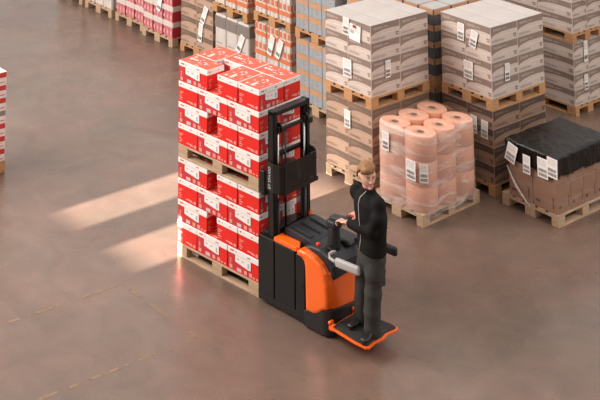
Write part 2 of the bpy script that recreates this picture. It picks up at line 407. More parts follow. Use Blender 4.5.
for half, z0 in (('lower', .144), ('upper', .288+4*.2305)):
    for k in range(4):
        for (x, y, turn, col) in (PB if k % 2 == 0 else PA):
            jx, jy = random.uniform(-.0015, .0015), random.uniform(-.002, .002)
            if turn: p = LM @ Vector((-1.21+x+.304+jx, y+.005+jy, z0+k*.2305+.0005)); rz = LOADR+XF
            else: p = LM @ Vector((-1.21+x+.001+jx, y+.005+jy, z0+k*.2305+.0005)); rz = LOADR
            rz += random.uniform(-.003, .003)
            lab = f'red carton, {ORD[k]} layer of {half} load, {col}'
            if not used: red_c.location = p; red_c.rotation_euler = (0, 0, rz); tag(red_c, lab, 'box', 'red cartons carried by the forklift'); used = True
            else: dup(red_c, p, rz, lab, group='red cartons carried by the forklift')

# ------------------------------------------------------------------ pink paper rolls
K = Vector((6.437, -1.556, 0)); KR = .035
KM = Matrix.Translation(K) @ Matrix.Rotation(KR, 4, 'Z')
pallet(K, KR, 'wooden pallet on the floor under the pink paper rolls', wood)
pink = mat('pink_paper', '#dd9a78', .6, var=.06, scale=6); pink_e = mat('pink_roll_end', '#e3ab90', .6, var=.05, scale=20); core_m = mat('cardboard_core', '#8d7264', .8); hole_m = mat('core_inside', '#6a5449', .9)
def make_roll():
    t = bpy.data.objects.new('paper_roll', None); COL.objects.link(t); r, h = .194, .288
    m = MB(); m.lathe([(.045, 0), (r-.01, 0), (r, .008), (r, h-.008), (r-.006, h), ], 0, 0, pink, 36)
    m.lathe([(r-.006, h), (.12, h+.0015), (.045, h), (.045, .02)], 0, 0, pink_e, 36); m.build('paper', t)
    c = MB(); c.lathe([(.045, 0), (.045, h+.002), (.038, h+.002), (.038, .05), (0, .05)], 0, 0, core_m, 20); c.build('core', t)
    return t
roll = make_roll(); used = False
for k in range(3):
    for i in range(2):
        for j in range(3):
            if k < 2 and i == 0 and j == 2: continue
            p = KM @ Vector((-.55+i*.388, .205+j*.39, (.1445+k*.290)))
            lab = f"pink paper roll, {['bottom', 'middle', 'top'][k]} layer, {['left', 'right'][i]} file, {['nearest', 'middle', 'rear'][j]} of three"
            if not used: roll.location = p; tag(roll, lab, 'paper roll', 'pink paper rolls on the pallet'); used = True
            else: dup(roll, p, random.uniform(0, 6), lab, group='pink paper rolls on the pallet')
clear = film('clear_film', '#f0dcd0', .24, .80, 2.6, (1.0, 1.0, 4.0))
def wrap_shell(outline, levels, material, name, seed, amp=.008):
    """film pulled round an outline: rings at given heights with (dz, grow)"""
    m = MB(); b = bmesh.new(); rings = []
    for (z, g) in levels:
        ring = []
        for (x, y, nx, ny) in outline:
            k = noise.noise(Vector((x*6+seed, y*6, z*9)))*amp
            ring.append(b.verts.new((x+nx*(g+k), y+ny*(g+k), z+noise.noise(Vector((x*5, y*5+seed, z)))*amp*1.2)))
        rings.append(ring)
    n = len(outline)
    for a, c in zip(rings, rings[1:]):
        for i in range(n): b.faces.new((a[i], a[(i+1) % n], c[(i+1) % n], c[i]))
    bmesh.ops.recalc_face_normals(b, faces=b.faces)
    m.merge(b, material, True); return m
def scallop():
    pts = []
    cs = [(-.55, .205), (-.162, .205), (-.162, .595), (-.162, .985), (-.55, .985), (-.55, .595)]
    N = 120
    for k in range(N):
        a = 2*math.pi*k/N; dx, dy = math.cos(a), math.sin(a)
        c = (-.356, .595)
        # support-style hull around the six rolls
        best = max(cs, key=lambda q: (q[0]-c[0])*dx+(q[1]-c[1])*dy)
        pts.append((best[0]+dx*.198, best[1]+dy*.198, dx, dy))
    # fill the straight runs between rolls so the film spans them
    out = []
    for p, q in zip(pts, pts[1:]+pts[:1]):
        out.append(p); L = math.hypot(q[0]-p[0], q[1]-p[1])
        if L > .06:
            n = int(L/.05)
            for i in range(1, n):
                s_ = i/n; sag = -.012*math.sin(math.pi*s_)**.7 if L < .5 else -.02*abs(math.sin(2*math.pi*s_))
                out.append((p[0]+(q[0]-p[0])*s_+sag*p[2], p[1]+(q[1]-p[1])*s_+sag*p[3], p[2], p[3]))
    return out
wk = wrap_shell(scallop(), [(.105, .014), (.15, .02), (.20, .012), (.3, .006), (.42, .005), (.52, .004), (.62, .005), (.72, .004), (.80, .005), (.90, .004), (.99, .004), (1.02, -.012), (1.035, -.03)], clear, 'w', 3)
tag(wk.build('stretch_film', None, K, KR), 'clear stretch film wrapped around the pink paper rolls', 'plastic film', 'clear stretch films')

# ------------------------------------------------------------------ pallet under the black sheet
D = Vector((7.375, -.14, 0))
pallet(D, 0, 'wooden pallet on the floor under the black-topped cartons at right', wood)
kr = mat('plain_kraft', '#96705a', .6, var=.06, scale=5); krd = mat('kraft_dark', '#5f4636', .7)
def make_plain(w, d, h):
    t = MB(); t.box(0, 0, 0, w, d, h, kr, .006, 2)
    for fc in ('-y', '+x'): fp(t, w, d, h, fc, rect(.80, .86, .15, .55), krd); fp(t, w, d, h, fc, rect(.1, .3, .2, .3), krd, .001)
    l = MB(); l.box(w*.5-.03, 0, h, w*.5+.03, d, h+.001, mat('parcel_tape', '#b48f70', .4))
    o = t.build('carton'); l.build('parcel_tape', o); return o
pl = make_plain(.338, .29, .33); used = False
for k in range(2):
    for i in range(2):
        for j in range(4):
            if i == 0 and j > 0: continue
            g = .0 if k == 0 else .004
            p = D+Vector((-.695+i*.343+(g if i == 0 else -g), .012+j*.294, .1445+k*.332))
            lab = f"plain brown carton, {['lower', 'upper'][k]} layer, {['left end', ['near corner', 'second along right side', 'third along right side', 'far right'][j]][i]}, under black sheet"
            if not used: pl.location = p; tag(pl, lab, 'box', 'plain brown cartons under the black sheet'); used = True
            else: dup(pl, p, random.uniform(-.002, .002), lab, group='plain brown cartons under the black sheet')
blackf = mat('black_plastic_sheet', '#0f0c0a', .30, bump=.9, bscale=16, spec=.35, stretch=(1, 2.2, 1))
def black_sheet():
    b = bmesh.new(); nx, ny = 44, 60; x0, x1, y0, y1, top, drop = -.715, .003, -.0, 1.20, .82, .235
    W, Dp = x1-x0, y1-y0; g = []
    for i in range(nx+1):
        row = []
        for j in range(ny+1):
            u = -drop+(W+2*drop)*i/nx; v = -drop+(Dp+2*drop)*j/ny
            ox = max(0, -u, u-W); oy = max(0, -v, v-Dp)
            x = min(max(u, 0), W); y = min(max(v, 0), Dp); o = max(ox, oy)
            z = top-min(o, drop)*(1 if o > 0 else 0)
            s_ = Vector((x*4, y*4, z*4)); nn = noise.noise(s_)*.02+noise.noise(s_*3.1)*.010
            crown = .02*(1-abs(2*x/W-1)**2)*(1-abs(2*y/Dp-1)**2)
            ex = (-1 if u < 0 else 1 if u > W else 0); ey = (-1 if v < 0 else 1 if v > Dp else 0)
            push = .012+.012*noise.noise(Vector((x*9, y*9, z*5)))
            if o > 0:
                hem = noise.noise(Vector((x*5+3, y*5, 1)))*.05
                z = top-o*(1+hem*2)
            else: z = top+nn+crown
            row.append(b.verts.new((x0+x+ex*push, y0+y+ey*push, z)))
        g.append(row)
    for i in range(nx):
        for j in range(ny): b.faces.new((g[i][j], g[i+1][j], g[i+1][j+1], g[i][j+1]))
    m = MB(); m.merge(b, blackf, True); return m
bs = black_sheet().build('plastic_sheet', None, D)
sol = bs.modifiers.new('solid', 'SOLIDIFY'); sol.thickness = .003
tag(bs, 'crumpled black plastic sheet draped over the brown cartons at right', 'plastic sheet')
def rrect(x0, x1, y0, y1, r, n=5, step=.06):
    pts = []
    for cx, cy, a0 in ((x1-r, y0+r, -90), (x1-r, y1-r, 0), (x0+r, y1-r, 90), (x0+r, y0+r, 180)):
        for k in range(n+1):
            a = R(a0+90*k/n); pts.append((cx+r*math.cos(a), cy+r*math.sin(a), math.cos(a), math.sin(a)))
    out = []
    for p, q in zip(pts, pts[1:]+pts[:1]):
        out.append(p); L = math.hypot(q[0]-p[0], q[1]-p[1]); k = int(L/step)
        for i in range(1, k): out.append((p[0]+(q[0]-p[0])*i/k, p[1]+(q[1]-p[1])*i/k, p[2], p[3]))
    return out
clear2 = film('clear_film_low', '#e8d8cc', .02, .22, 2.2, (1.0, 1.0, 4.5), .2)
wd = wrap_shell(rrect(-.70, -.003, .006, 1.19, .03), [(.09, .012), (.145, .02), (.17, .008), (.25, .004), (.35, .003), (.45, .004), (.50, .006), (.53, .0), (.57, -.006)], clear2, 'w', 8)
fold = film('film_fold', '#f4ebe4', .35, .9, 6, (1, 1, 4), .3)
wd.build('stretch_film', None, D)
sf = bpy.data.objects['stretch_film.001']; tag(sf, 'clear stretch film around the lower brown cartons below the black sheet', 'plastic film', 'clear stretch films')
tw = MB(); tw.tube([(-.70, -.02, .50), (-.64, -.025, .40), (-.56, -.03, .29), (-.45, -.035, .19), (-.37, -.03, .12)], [.005, .012, .018, .012, .007], fold, 8); tw.build('film_fold', sf)

# ------------------------------------------------------------------ rear row of stacks
def tray_pack(w, d, h, nb, body, band, bandz, capm, name, dots=None, side=None, bulge=1.0):
    """shrink pack of bottles: scalloped body, printed bands at given heights, flat top"""
    t = bpy.data.objects.new(name, None); COL.objects.link(t)
    nx = max(2, round(w/(d/nb))); r = w/nx/2; ry = d/nb/2
    def outline(g):
        pts = []
        for i in range(nx):
            for a in (-150, -120, -90, -60, -30): pts.append((r+2*r*i+(r+g)*math.cos(R(a)), ry+(ry+g)*math.sin(R(a))))
        for j in range(nb):
            for a in (-60, -30, 0, 30, 60): pts.append((w-r+(r+g)*math.cos(R(a)), ry+2*ry*j+(ry+g)*math.sin(R(a))))
        for i in range(nx-1, -1, -1):
            for a in (30, 60, 90, 120, 150): pts.append((r+2*r*i+(r+g)*math.cos(R(a)), d-ry+(ry+g)*math.sin(R(a))))
        for j in range(nb-1, -1, -1):
            for a in (120, 150, 180, 210, 240): pts.append((r+(r+g)*math.cos(R(a)), ry+2*ry*j+(ry+g)*math.sin(R(a))))
        return pts
    ol = outline(-.006)
    if bulge < 1:


        def flat(v, L, r_): return v if r_ < v < L-r_ else (v*bulge if v <= r_ else L-(L-v)*bulge)
        ol = [(flat(x, w, r), flat(y, d, ry)) for x, y in ol]
    m = MB(); m.prism(ol, 0, h, body, 'z', .004, 1)
    if dots:
        dm, u0, u1, v0, v1 = dots
        for i in range(nx):
            cx = r+2*r*i; e = .0045
            m.poly([(cx-r*.55, e, v0*h), (cx+r*.45, e, v0*h), (cx+r*.45, e, v1*h), (cx-r*.55, e, v1*h)], dm)
        for j in range(nb):
            cy = ry+2*ry*j; e = w-.0045
            m.poly([(e, cy-ry*.55, v0*h), (e, cy+ry*.45, v0*h), (e, cy+ry*.45, v1*h), (e, cy-ry*.55, v1*h)], side or dm)
    m.build('bottles', t)
    for (z0, z1), bm_ in zip(bandz, band):
        q = MB(); q.prism(rrectpts(.0008, w-.0008, .0008, d-.0008, .02), z0*h, z1*h, bm_, 'z', .002, 1); q.build('tray' if z1 > .9 or z0 < .05 else 'printed_band', t)
    if capm:
        q = MB(); q.prism(rrectpts(.015, w-.015, .015, d-.015, .02), h-.004, h+.0015, capm, 'z'); q.build('top_film', t)
    return t
def rrectpts(x0, x1, y0, y1, r, n=3):
    pts = []
    for cx, cy, a0 in ((x1-r, y0+r, -90), (x1-r, y1-r, 0), (x0+r, y1-r, 90), (x0+r, y0+r, 180)):
        for k in range(n+1):
            a = R(a0+90*k/n); pts.append((cx+r*math.cos(a), cy+r*math.sin(a)))
    return pts
def stack_packs(proto, w, d, h, nx, ny, nl, loc, rz, adj, where, group, deep=1):
    mx = Matrix.Translation(loc) @ Matrix.Rotation(rz, 4, 'Z'); W = nx*w
    fcol = {2: ['left column', 'near corner'], 3: ['left column', 'middle column', 'near corner']}[nx]
    for k in range(nl):
        for i in range(nx):
            for j in range(ny):
                if j > 0 and i < nx-1 and (k < nl-1 or not deep): continue
                p = mx @ Vector((-.4-W/2+i*w+random.uniform(-.001, .001), .01+j*(d+.001)+random.uniform(-.0008, .0008), k*h+.0006))
                col = fcol[i] if j == 0 else (f'right side, {["", "middle", "far end"][j] if ny == 3 else "far end"}' if i == nx-1 else f'{["", "second", "third"][j]} row {["left", "middle"][i] if nx == 3 else "left"}')
                lab = f'{adj}, {layer_name(k, nl)} layer, {col}, {where}'
                if not proto.get('label'): proto.location = p; proto.rotation_euler = (0, 0, rz); tag(proto, lab, 'pack', group)
                else: dup(proto, p, rz+random.uniform(-.002, .002), lab, 'pack', group)
# white load, then two red drink pallets with film reflection painted pink, at the top left
whiteb = mat('white_pack', '#ddd2c8', .5, var=.04); glareb = mat('can_pack_film_glare', '#d68085', .5, var=.06, scale=10); redb = mat('red_can_pack', '#b8323c', .5, var=.05); paleb = mat('pale_band', '#dccfc6', .5, var=.04); glare_l = mat('can_pack_glare_light', '#e2aaa8', .5)
GW, GP, GO, GB, GG = 'white packs in the rear row', 'red drink packs in the rear row', 'orange and white packs in the rear row', 'grey-blue packs with brown trays', 'tall grey sacks in the rear row'
prev = tray_pack(.262, .39, .25, 4, whiteb, (paleb,), ((.72, 1.0),), whiteb, 'white_pack')
for xF, dy in ((-2.66, .07), (-1.772, .073)):
    nm = 'leftmost pallet in rear row' if xF < -2 else 'second pallet in rear row'
    pallet((xF, dy, 0), 0, f'wooden pallet on the floor under the white packs, {nm}')
    stack_packs(prev, .262, .39, .25, 3, 3, 3, (xF, dy, .144), 0, 'white pack', nm, GW)
rp = tray_pack(.262, .39, .255, 4, glareb, (paleb,), ((.66, 1.0),), paleb, 'drink_pack', (glare_l, 0, 0, .2, .42), redb)
q = MB(); q.prism(rrectpts(.255, .2608, .001, .389, .002), 0, .166, redb, 'z'); q.build('side_unglared', rp)  # packs' own red, without the painted film reflection
for xF, dy, nm in ((-.889, .096, 'third pallet in rear row'), (-.005, .0, 'fourth pallet in rear row')):
    pallet((xF, dy, 0), 0, f'wooden pallet on the floor under the red drink packs, {nm}')
    stack_packs(rp, .262, .39, .256, 3, 3, 3, (xF, dy, .144), 0, 'red drink pack', nm, GP)
pallet((.935, .06, 0), 0, 'wooden pallet on the floor under the brown cartons beside the red drink packs', wood_o)
stack_cartons(brown_p, .395, .59, .2225, 2, 2, 4, (.935, .06, .144), 0, 'brown', 'rear stack beside red packs', 'brown banded cartons')
# grey sacks below, orange packs above
greyl = mat('sack_light', '#d2c8bf', .55, var=.06, scale=5); greyd = mat('sack_dark', '#857b75', .55, var=.08); greyt = mat('sack_text', '#aaa098', .6)
def make_sack(w, d, h):
    t = MB(); t.box(.004, .004, 0, w-.004, d-.004, h, greyl, .03, 3)
    for fc in ('-y', '+x'):
        fp(t, w, d, h, fc, rect(.05, .95, .70, .95), greyd, -.0005); fp(t, w, d, h, fc, rect(.06, .94, .02, .12), greyd, -.0005)
        for v in (.20, .28, .36): fp(t, w, d, h, fc, rect(.15, .6+.1*(v > .3), v, v+.03), greyt, -.0003)
    o = t.build('tall_sack'); l = MB(); l.box(.02, d*.5-.01, h-.002, w-.02, d*.5+.01, h+.012, greyl, .003); l.build('seam', o); return o
sk = make_sack(.264, .39, .71); QX, QY = 1.835, .0
pallet((QX, QY, 0), 0, 'wooden pallet on the floor under the tall grey sacks', wood_o)
stack_packs(sk, .264, .39, .71, 3, 3, 1, (QX, QY, .144), 0, 'tall grey and white sack', 'left of the orange packs', GG)
orange_l = mat('orange_label', '#d8764a', .5, var=.05); orange_b = mat('orange_band', '#d67a50', .5, var=.06, scale=12); bottle_w = mat('bottle_white', '#d8ccc2', .45, var=.05)
op = tray_pack(.264, .39, .278, 5, bottle_w, (orange_b,), ((.30, .52),), bottle_w, 'bottle_pack', (orange_l, 0, 0, .62, .93))
pallet((QX-.03, QY, .875), 0, 'wooden pallet on top of the tall grey sacks', wood_o)
stack_packs(op, .264, .39, .279, 3, 3, 3, (QX-.03, QY, 1.019), 0, 'orange bottle pack', 'above the grey sacks', GO)
RX = 2.77
pallet((RX, -.02, 0), 0, 'wooden pallet on the floor under the double stack of orange and white packs', wood_o)
stack_packs(op, .264, .39, .279, 3, 3, 3, (RX, -.02, .144), 0, 'orange bottle pack', 'lower half of orange stack', GO)
pallet((RX, -.02, .985), 0, 'wooden pallet midway up the double stack of orange and white packs', wood_o)
stack_packs(op, .264, .39, .279, 3, 3, 3, (RX, -.02, 1.129), 0, 'orange bottle pack', 'upper half of orange stack', GO)
# grey-blue packs with brown trays: three double stacks
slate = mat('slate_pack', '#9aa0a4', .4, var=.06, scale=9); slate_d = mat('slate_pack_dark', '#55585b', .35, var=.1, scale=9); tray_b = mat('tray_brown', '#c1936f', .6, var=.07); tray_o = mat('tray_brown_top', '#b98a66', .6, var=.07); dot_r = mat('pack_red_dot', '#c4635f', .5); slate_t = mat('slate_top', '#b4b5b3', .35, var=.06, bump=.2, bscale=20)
gp = tray_pack(.264, .39, .2165, 4, slate, (tray_b,), ((.62, 1.0),), slate_t, 'grey_pack', bulge=.3)
q = MB(); q.poly([(.17, .0046, .07), (.20, .0046, .07), (.20, .0046, .085), (.17, .0046, .085)], dot_r); q.build('printed_mark', gp)
q = MB(); q.poly([(.2596, .17, .07), (.2596, .20, .07), (.2596, .20, .085), (.2596, .17, .085)], dot_r); q.build('printed_mark', gp)
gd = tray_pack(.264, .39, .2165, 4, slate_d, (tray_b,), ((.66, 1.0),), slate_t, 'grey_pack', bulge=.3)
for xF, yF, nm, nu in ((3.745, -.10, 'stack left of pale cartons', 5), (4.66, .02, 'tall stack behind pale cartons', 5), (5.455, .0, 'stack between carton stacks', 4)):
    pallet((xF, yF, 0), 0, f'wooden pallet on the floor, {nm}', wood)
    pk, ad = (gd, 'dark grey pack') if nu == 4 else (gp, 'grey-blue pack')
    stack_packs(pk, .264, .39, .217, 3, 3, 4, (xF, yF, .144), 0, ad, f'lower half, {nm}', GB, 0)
    pallet((xF, yF, 1.0145), 0, f'raised wooden pallet, {nm}', wood_o)
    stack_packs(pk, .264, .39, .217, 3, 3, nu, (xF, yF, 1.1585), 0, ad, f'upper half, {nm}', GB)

# stack at the left edge of the frame
ZX, ZY = 2.36, -6.23
pallet((ZX, ZY, 0), 0, 'orange-toned wooden pallet at the left edge of the photo', wood_o)
stripe_g = mat('grey_print', '#8f8681', .5); redz = mat('red_bold', '#cf3a34', .5)
def make_zcarton(mark):
    w, d, h = .395, .39, .158
    t = MB(); t.box(0, 0, 0, w, d, h, white_p, .004, 1)
    for fc in ('-y', '+x'):
        fp(t, w, d, h, fc, rect(.35, .985, .55, .95), mark); fp(t, w, d, h, fc, rect(.5, .62, .2, .3), ink_l); fp(t, w, d, h, fc, rect(.7, .95, .15, .22), red_mark)
    o = t.build('carton'); l = MB(); l.box(w*.5-.02, 0, h, w*.5+.02, d, h+.001, pink_t); l.build('lid_tape', o); return o
zp = [make_zcarton(redz), make_zcarton(stripe_g)]
for k in range(7):
    for j in range(3):
        for i in (1, 0):
            if i == 0 and (j > 0 and k < 6): continue
            p = Vector((ZX-.795+i*.4, ZY+.012+j*.394, .1445+k*.159))
            lab = f"{'grey' if k == 3 else 'red'}-striped white carton, {layer_name(k, 7)} layer, {['left', 'right'][i]} file, {['nearest', 'middle', 'far'][j]}, left-edge stack"
            pr = zp[1 if k == 3 else 0]
            if not pr.get('label'): pr.location = p; tag(pr, lab, 'box', 'white cartons at the left edge')
            else: dup(pr, p, random.uniform(-.006, .006), lab, group='white cartons at the left edge')

# ------------------------------------------------------------------ paper labels
e = .009
def on_left(S_, x, z, st, tilt, lab): shipping_label(st, (S_[0]+x, S_[1]-e, z), 0, tilt, lab)
def on_right(S_, y, z, st, tilt, lab): shipping_label(st, (S_[0]+e, S_[1]+y, z), XF, tilt, lab)
on_left(A, -.47, 1.86, 1, 2, 'narrow white label at top left of the upper pale stack behind operator')
on_left(A, -.36, 1.83, 3, 4, 'white label with a red block on the upper pale stack behind operator')
on_left(A, -.47, 1.33, 0, 0, 'white barcode label low on left face of the pale stack behind operator')
on_right(A, .28, 1.38, 1, 0, 'white barcode label on right face of the pale stack behind operator')
on_left(A, -.46, .70, 1, 0, 'white label on the lower brown stack behind the operator')
on_left(B, -.52, 1.80, 1, 3, 'left of two white tags at top of pale stack behind the rolls')
on_left(B, -.34, 1.77, 1, 14, 'tilted right one of two white tags on pale stack behind the rolls')
on_left(B, -.43, 1.34, 0, 1, 'white barcode label low on left face of pale stack behind the rolls')
on_right(B, .28, 1.36, 1, 0, 'white barcode label on right face of pale stack behind the rolls')
on_left(B, -.345, .69, 1, 0, 'left of two white tags on the brown stack behind the rolls')
on_left(B, -.185, .68, 1, 3, 'right of two white tags on the brown stack behind the rolls')
on_right(U, .30, 1.62, 1, 0, 'white barcode label on upper stack at the right edge')
on_right(U, .26, .74, 2, 0, 'narrow white tag at top of lower stack at the right edge')
on_right(U, .24, .34, 1, 0, 'white barcode label low on lower stack at the right edge')
for x, z, st, tl, lab in ((-.50, .62, 0, 0, 'left white label on the wrapped pink rolls'),):
    pass
def on_film(M_, x, y, z, rz, st, tl, lab):
    o = shipping_label(st, M_ @ Vector((x, y, z)), rz, tl, lab); return o
on_film(KM, -.24, -.008, .50, KR, 0, 1, 'larger white barcode label low on the front of the wrapped pink rolls')
on_film(KM, -.045, .008, .50, KR+.8, 1, 0, 'smaller white barcode label at the corner of the wrapped pink rolls')
on_film(KM, -.60, -.012, .72, KR, 1, 2, 'faint white label high on left side of the wrapped pink rolls')
on_left(D+Vector((0, -.03, 0)), -.72, .58, 0, 16, 'tilted white label at left corner of the black sheet')
on_left(D+Vector((0, -.03, 0)), -.455, .50, 1, 1, 'second white label from left under the black sheet')
on_left(D+Vector((0, -.03, 0)), -.245, .53, 0, 0, 'third white label from left under the black sheet')
on_left(D+Vector((0, -.03, 0)), -.115, .58, 0, 2, 'white label nearest the corner of the black-topped pallet')
for (S_, x, z, st, tl, lab) in (((.935, .06), -.30, .60, 2, 22, 'upper part of a folded white tag on rear brown cartons'), ((.935, .06), -.36, .28, 2, 8, 'lower part of a folded white tag on rear brown cartons'),
    ((QX, QY), -.28, .42, 2, 24, 'slanting white tag on the tall grey sacks'), ((RX, -.02), -.50, .58, 2, 16, 'left of two white tags on the orange double stack'), ((RX, -.02), -.33, .58, 2, 20, 'right of two white tags on the orange double stack'),
    ((3.745, -.1), -.12, .75, 1, 4, 'upper white tag on the grey-blue stack left of the pale cartons'), ((3.745, -.1), -.17, .44, 2, 14, 'lower white tag on the grey-blue stack left of the pale cartons'),
    ((-.005, 0), -.42, .53, 2, 16, 'white tag on the fourth pallet of red drink packs')):
    on_left(S_, x, z, st, tl, lab)

#TRUCK
# ------------------------------------------------------------------ stand-on pallet stacker (origin at the near corner of the load, x towards the platform)
blk = mat('truck_black', '#151210', .45, var=.06, scale=30, spec=.45); blk_t = mat('truck_black_textured', '#211e1d', .6, bump=.15, bscale=220); mast_m = mat('mast_black', '#15130f', .38); org = mat('truck_orange', '#ff6a12', .3, coat=.4, spec=.5); org_d = mat('platform_orange', '#fb6616', .4)
grey_d = mat('console_grey', '#25262a', .5, bump=.1, bscale=200); chrome = mat('chrome_rod', '#d8d4cf', .15, 1.0); pad_g = mat('pad_light_grey', '#b4aeaa', .5); steel = mat('lever_steel', '#8b8987', .35, .8); redb_m = mat('button_red', '#e23a20', .35)
T = empty('pallet_stacker', LF, LOADR, 'orange and black stand-on pallet stacker carrying the red cartons', 'forklift')
# chassis with rounded rear corners
def plan(x0, x1, y0, y1, r, n=6):
    pts = [(x0, y0)]
    for cx, cy, a0 in ((x1-r, y0+r, -90), (x1-r, y1-r, 0)):
        for k in range(n+1): a = R(a0+90*k/n); pts.append((cx+r*math.cos(a), cy+r*math.sin(a)))
    pts.append((x0, y1)); return pts
m = MB(); m.box(.035, -.02, .05, .62, .66, .66, blk, .012); m.prism(plan(.60, .90, -.01, .62, .06), .06, .60, blk, 'z', .01); m.build('chassis', T)
for nm, x0, x1, z1 in (('battery_panel', .03, .245, .68), ('battery_panel', .257, .525, .675), ('side_panel', .535, .655, .66)):
    m = MB(); m.box(x0, -.047, .10 if x0 < .5 else .05, x1, -.018, z1, blk, .008, 2)
    if x0 > .5: m.box(.575, -.0485, .33, .625, -.045, .41, mast_m, .004)
    if .2 < x0 < .5: m.box(.262, -.0485, .165, .52, -.046, .17, blk_t); m.box(.47, -.05, .12, .49, -.045, .14, mast_m, .003)
    m.build(nm, T)
m = MB(); m.prism([(.03, .035), (.655, .02), (.655, .098), (.03, .098)], -.04, -.02, blk, 'y', .004); m.build('skirt', T)
# orange battery rim and black lid
m = MB(); m.prism([(.245, -.045), (.545, -.045), (.56, .0), (.50, .10), (.245, .10)], .672, .722, org, 'z', .012); m.build('battery_cover', T)
m = MB(); m.box(.245, .56, .66, .52, .655, .73, org, .01); m.prism([(.06, .72), (.25, .72), (.25, .80)], .60, .645, org, 'y', .004); m.build('battery_cover', T)
m = MB(); m.box(.25, .10, .66, .66, .56, .73, grey_d, .015)
m.prism([(.27, .70), (.66, .70), (.655, .755), (.62, .775), (.33, .80), (.275, .78)], .10, .60, grey_d, 'y', .014)
lid = m.build('battery_lid', T)
for y0 in (.15, .30, .45):
    q = MB(); q.prism([(.33, .78), (.62, .76), (.60, .795), (.36, .815)], y0, y0+.055, grey_d, 'y', .01); q.build('rib', lid)
q = MB(); q.box(.655, .18, .725, .668, .52, .737, redb_m, .002); q.build('red_trim', lid)
# rear cover (orange): side flank + rear face
side = [(.56, .66), (.565, .705), (.60, .728), (.68, .728), (.78, .705), (.86, .665), (.925, .60), (.955, .50), (.962, .34), (.95, .27), (.90, .245), (.84, .19), (.78, .165), (.675, .165), (.672, .40), (.668, .58), (.655, .63), (.62, .655)]
def flank(y0, y1, bev):
    b = bmesh.new(); A_ = [b.verts.new((p[0], y0, p[1])) for p in side]; B_ = [b.verts.new((p[0], y1, p[1])) for p in side]
    n = len(side); fa = b.faces.new(A_); b.faces.new(B_[::-1])
    for i in range(n): b.faces.new((A_[i], B_[i], B_[(i+1) % n], A_[(i+1) % n]))
    bmesh.ops.recalc_face_normals(b, faces=b.faces)
    bmesh.ops.bevel(b, geom=[e for e in b.edges if e.verts[0] in A_ and e.verts[1] in A_], offset=bev, segments=5, profile=.6, affect='EDGES')
    bmesh.ops.triangulate(b, faces=[f_ for f_ in b.faces if len(f_.verts) > 4])
    return b
m = MB(); m.merge(flank(-.075, .03, .045), org, False)
rp_ = [(.70, .0), (.93, .0), (.955, .03), (.962, .12), (.955, .30), (.945, .52), (.90, .585), (.70, .59)]
m.prism(rp_, .20, .60, org, 'z', .01)
rc = m.build('rear_cover', T)
# black bumper around the rear corner
m = MB()
bp = plan(.66, .985, -.07, .62, .09, 8)
b = bmesh.new()
def btop(p): return .165 if p[0] < .76 else (.165+.10*min(1, (p[0]-.76)/.12) if p[1] < .05 else .205)
lo = [b.verts.new((x, y, .02)) for x, y in bp]; hi = [b.verts.new((x-.006 if x > .9 else x, y+.005 if y < 0 else y, btop((x, y)))) for x, y in bp]
n = len(bp); b.faces.new(lo[::-1]); 
for i in range(n): b.faces.new((lo[i], lo[(i+1) % n], hi[(i+1) % n], hi[i]))
b.faces.new(hi); bmesh.ops.recalc_face_normals(b, faces=b.faces); bmesh.ops.bevel(b, geom=[e for e in b.edges if e.verts[0] in hi and e.verts[1] in hi], offset=.015, segments=2, profile=.5, affect='EDGES')
bmesh.ops.triangulate(b, faces=[f_ for f_ in b.faces if len(f_.verts) > 4])
m.merge(b, blk_t); m.build('bumper', T)
# console
m = MB(); con = [(.60, .60), (.60, .735), (.68, .77), (.80, .775), (.91, .74), (.975, .66), (.985, .56), (.97, .535), (.70, .535)]
m.prism(con, .02, .60, grey_d, 'y', .03, 4); m.box(.66, .34, .74, .96, .58, .80, grey_d, .035, 4); cs = m.build('console', T)
q = MB(); q.lathe([(.024, .77), (.024, .79), (.016, .797), (0, .798)], .735, .09, redb_m, 16); q.build('emergency_button', cs)
q = MB(); q.box(.83, .10, .765, .90, .19, .79, blk, .01); q.build('key_panel', cs)
# tiller: post, head, grips
m = MB(); m.lathe([(.075, .76), (.068, .80), (.062, .93), (.050, .965), (0, .97)], .83, .24, blk_t, 24); ps = m.build('tiller_post', T)
m = MB(); m.box(.765, .17, .935, .90, .33, 1.025, grey_d, .035, 4); m.prism([(.80, .97), (.98, 1.03), (1.0, 1.06), (.97, 1.075), (.80, 1.05)], .19, .31, grey_d, 'y', .018, 3); hd = m.build('tiller_head', T)
for y0, y1 in ((.10, .19), (.31, .42)):
    q = MB(); q.tube([(.975, y0, 1.055), (.985, (y0+y1)/2, 1.062), (.975, y1, 1.055)], .018, blk_t, 10); q.build('grip', hd)
q = MB(); q.box(.985, .32, 1.07, 1.03, .37, 1.095, redb_m, .008); q.build('red_switch', hd)
q = MB(); q.tube([(.90, .40, 1.03), (1.0, .38, 1.085), (1.06, .33, 1.09)], .012, steel, 8); q.build('lever', hd)
# side guards
m = MB(); m.tube([(.97, .07, .80), (.955, .03, .80), (.94, .008, .785), (.945, .0, .752), (.99, -.002, .742), (1.06, 0, .745)], .017, steel if False else pad_g, 12)
g = m.build('side_guard', T)
def pad(y, material, par):
    q = MB(); mx = Matrix.Translation((1.17, y, .75)) @ Matrix.Rotation(R(-3), 4, 'Y')
    q.box(-.15, -.028, -.045, .15, .028, .045, material, .026, 4, True, mx); return q.build('guard_pad', par)
pad(0, pad_g, g)
m = MB(); m.tube([(.96, .46, .80), (.94, .50, .785), (.96, .50, .76), (1.10, .50, .77), (1.30, .50, .82)], .017, blk_t, 12); g2 = m.build('side_guard', T)
q = MB(); q.box(-.17, -.028, -.045, .17, .028, .045, blk_t, .026, 4, True, Matrix.Translation((1.27, .50, .83)) @ Matrix.Rotation(R(-2), 4, 'Y')); q.build('guard_pad', g2)
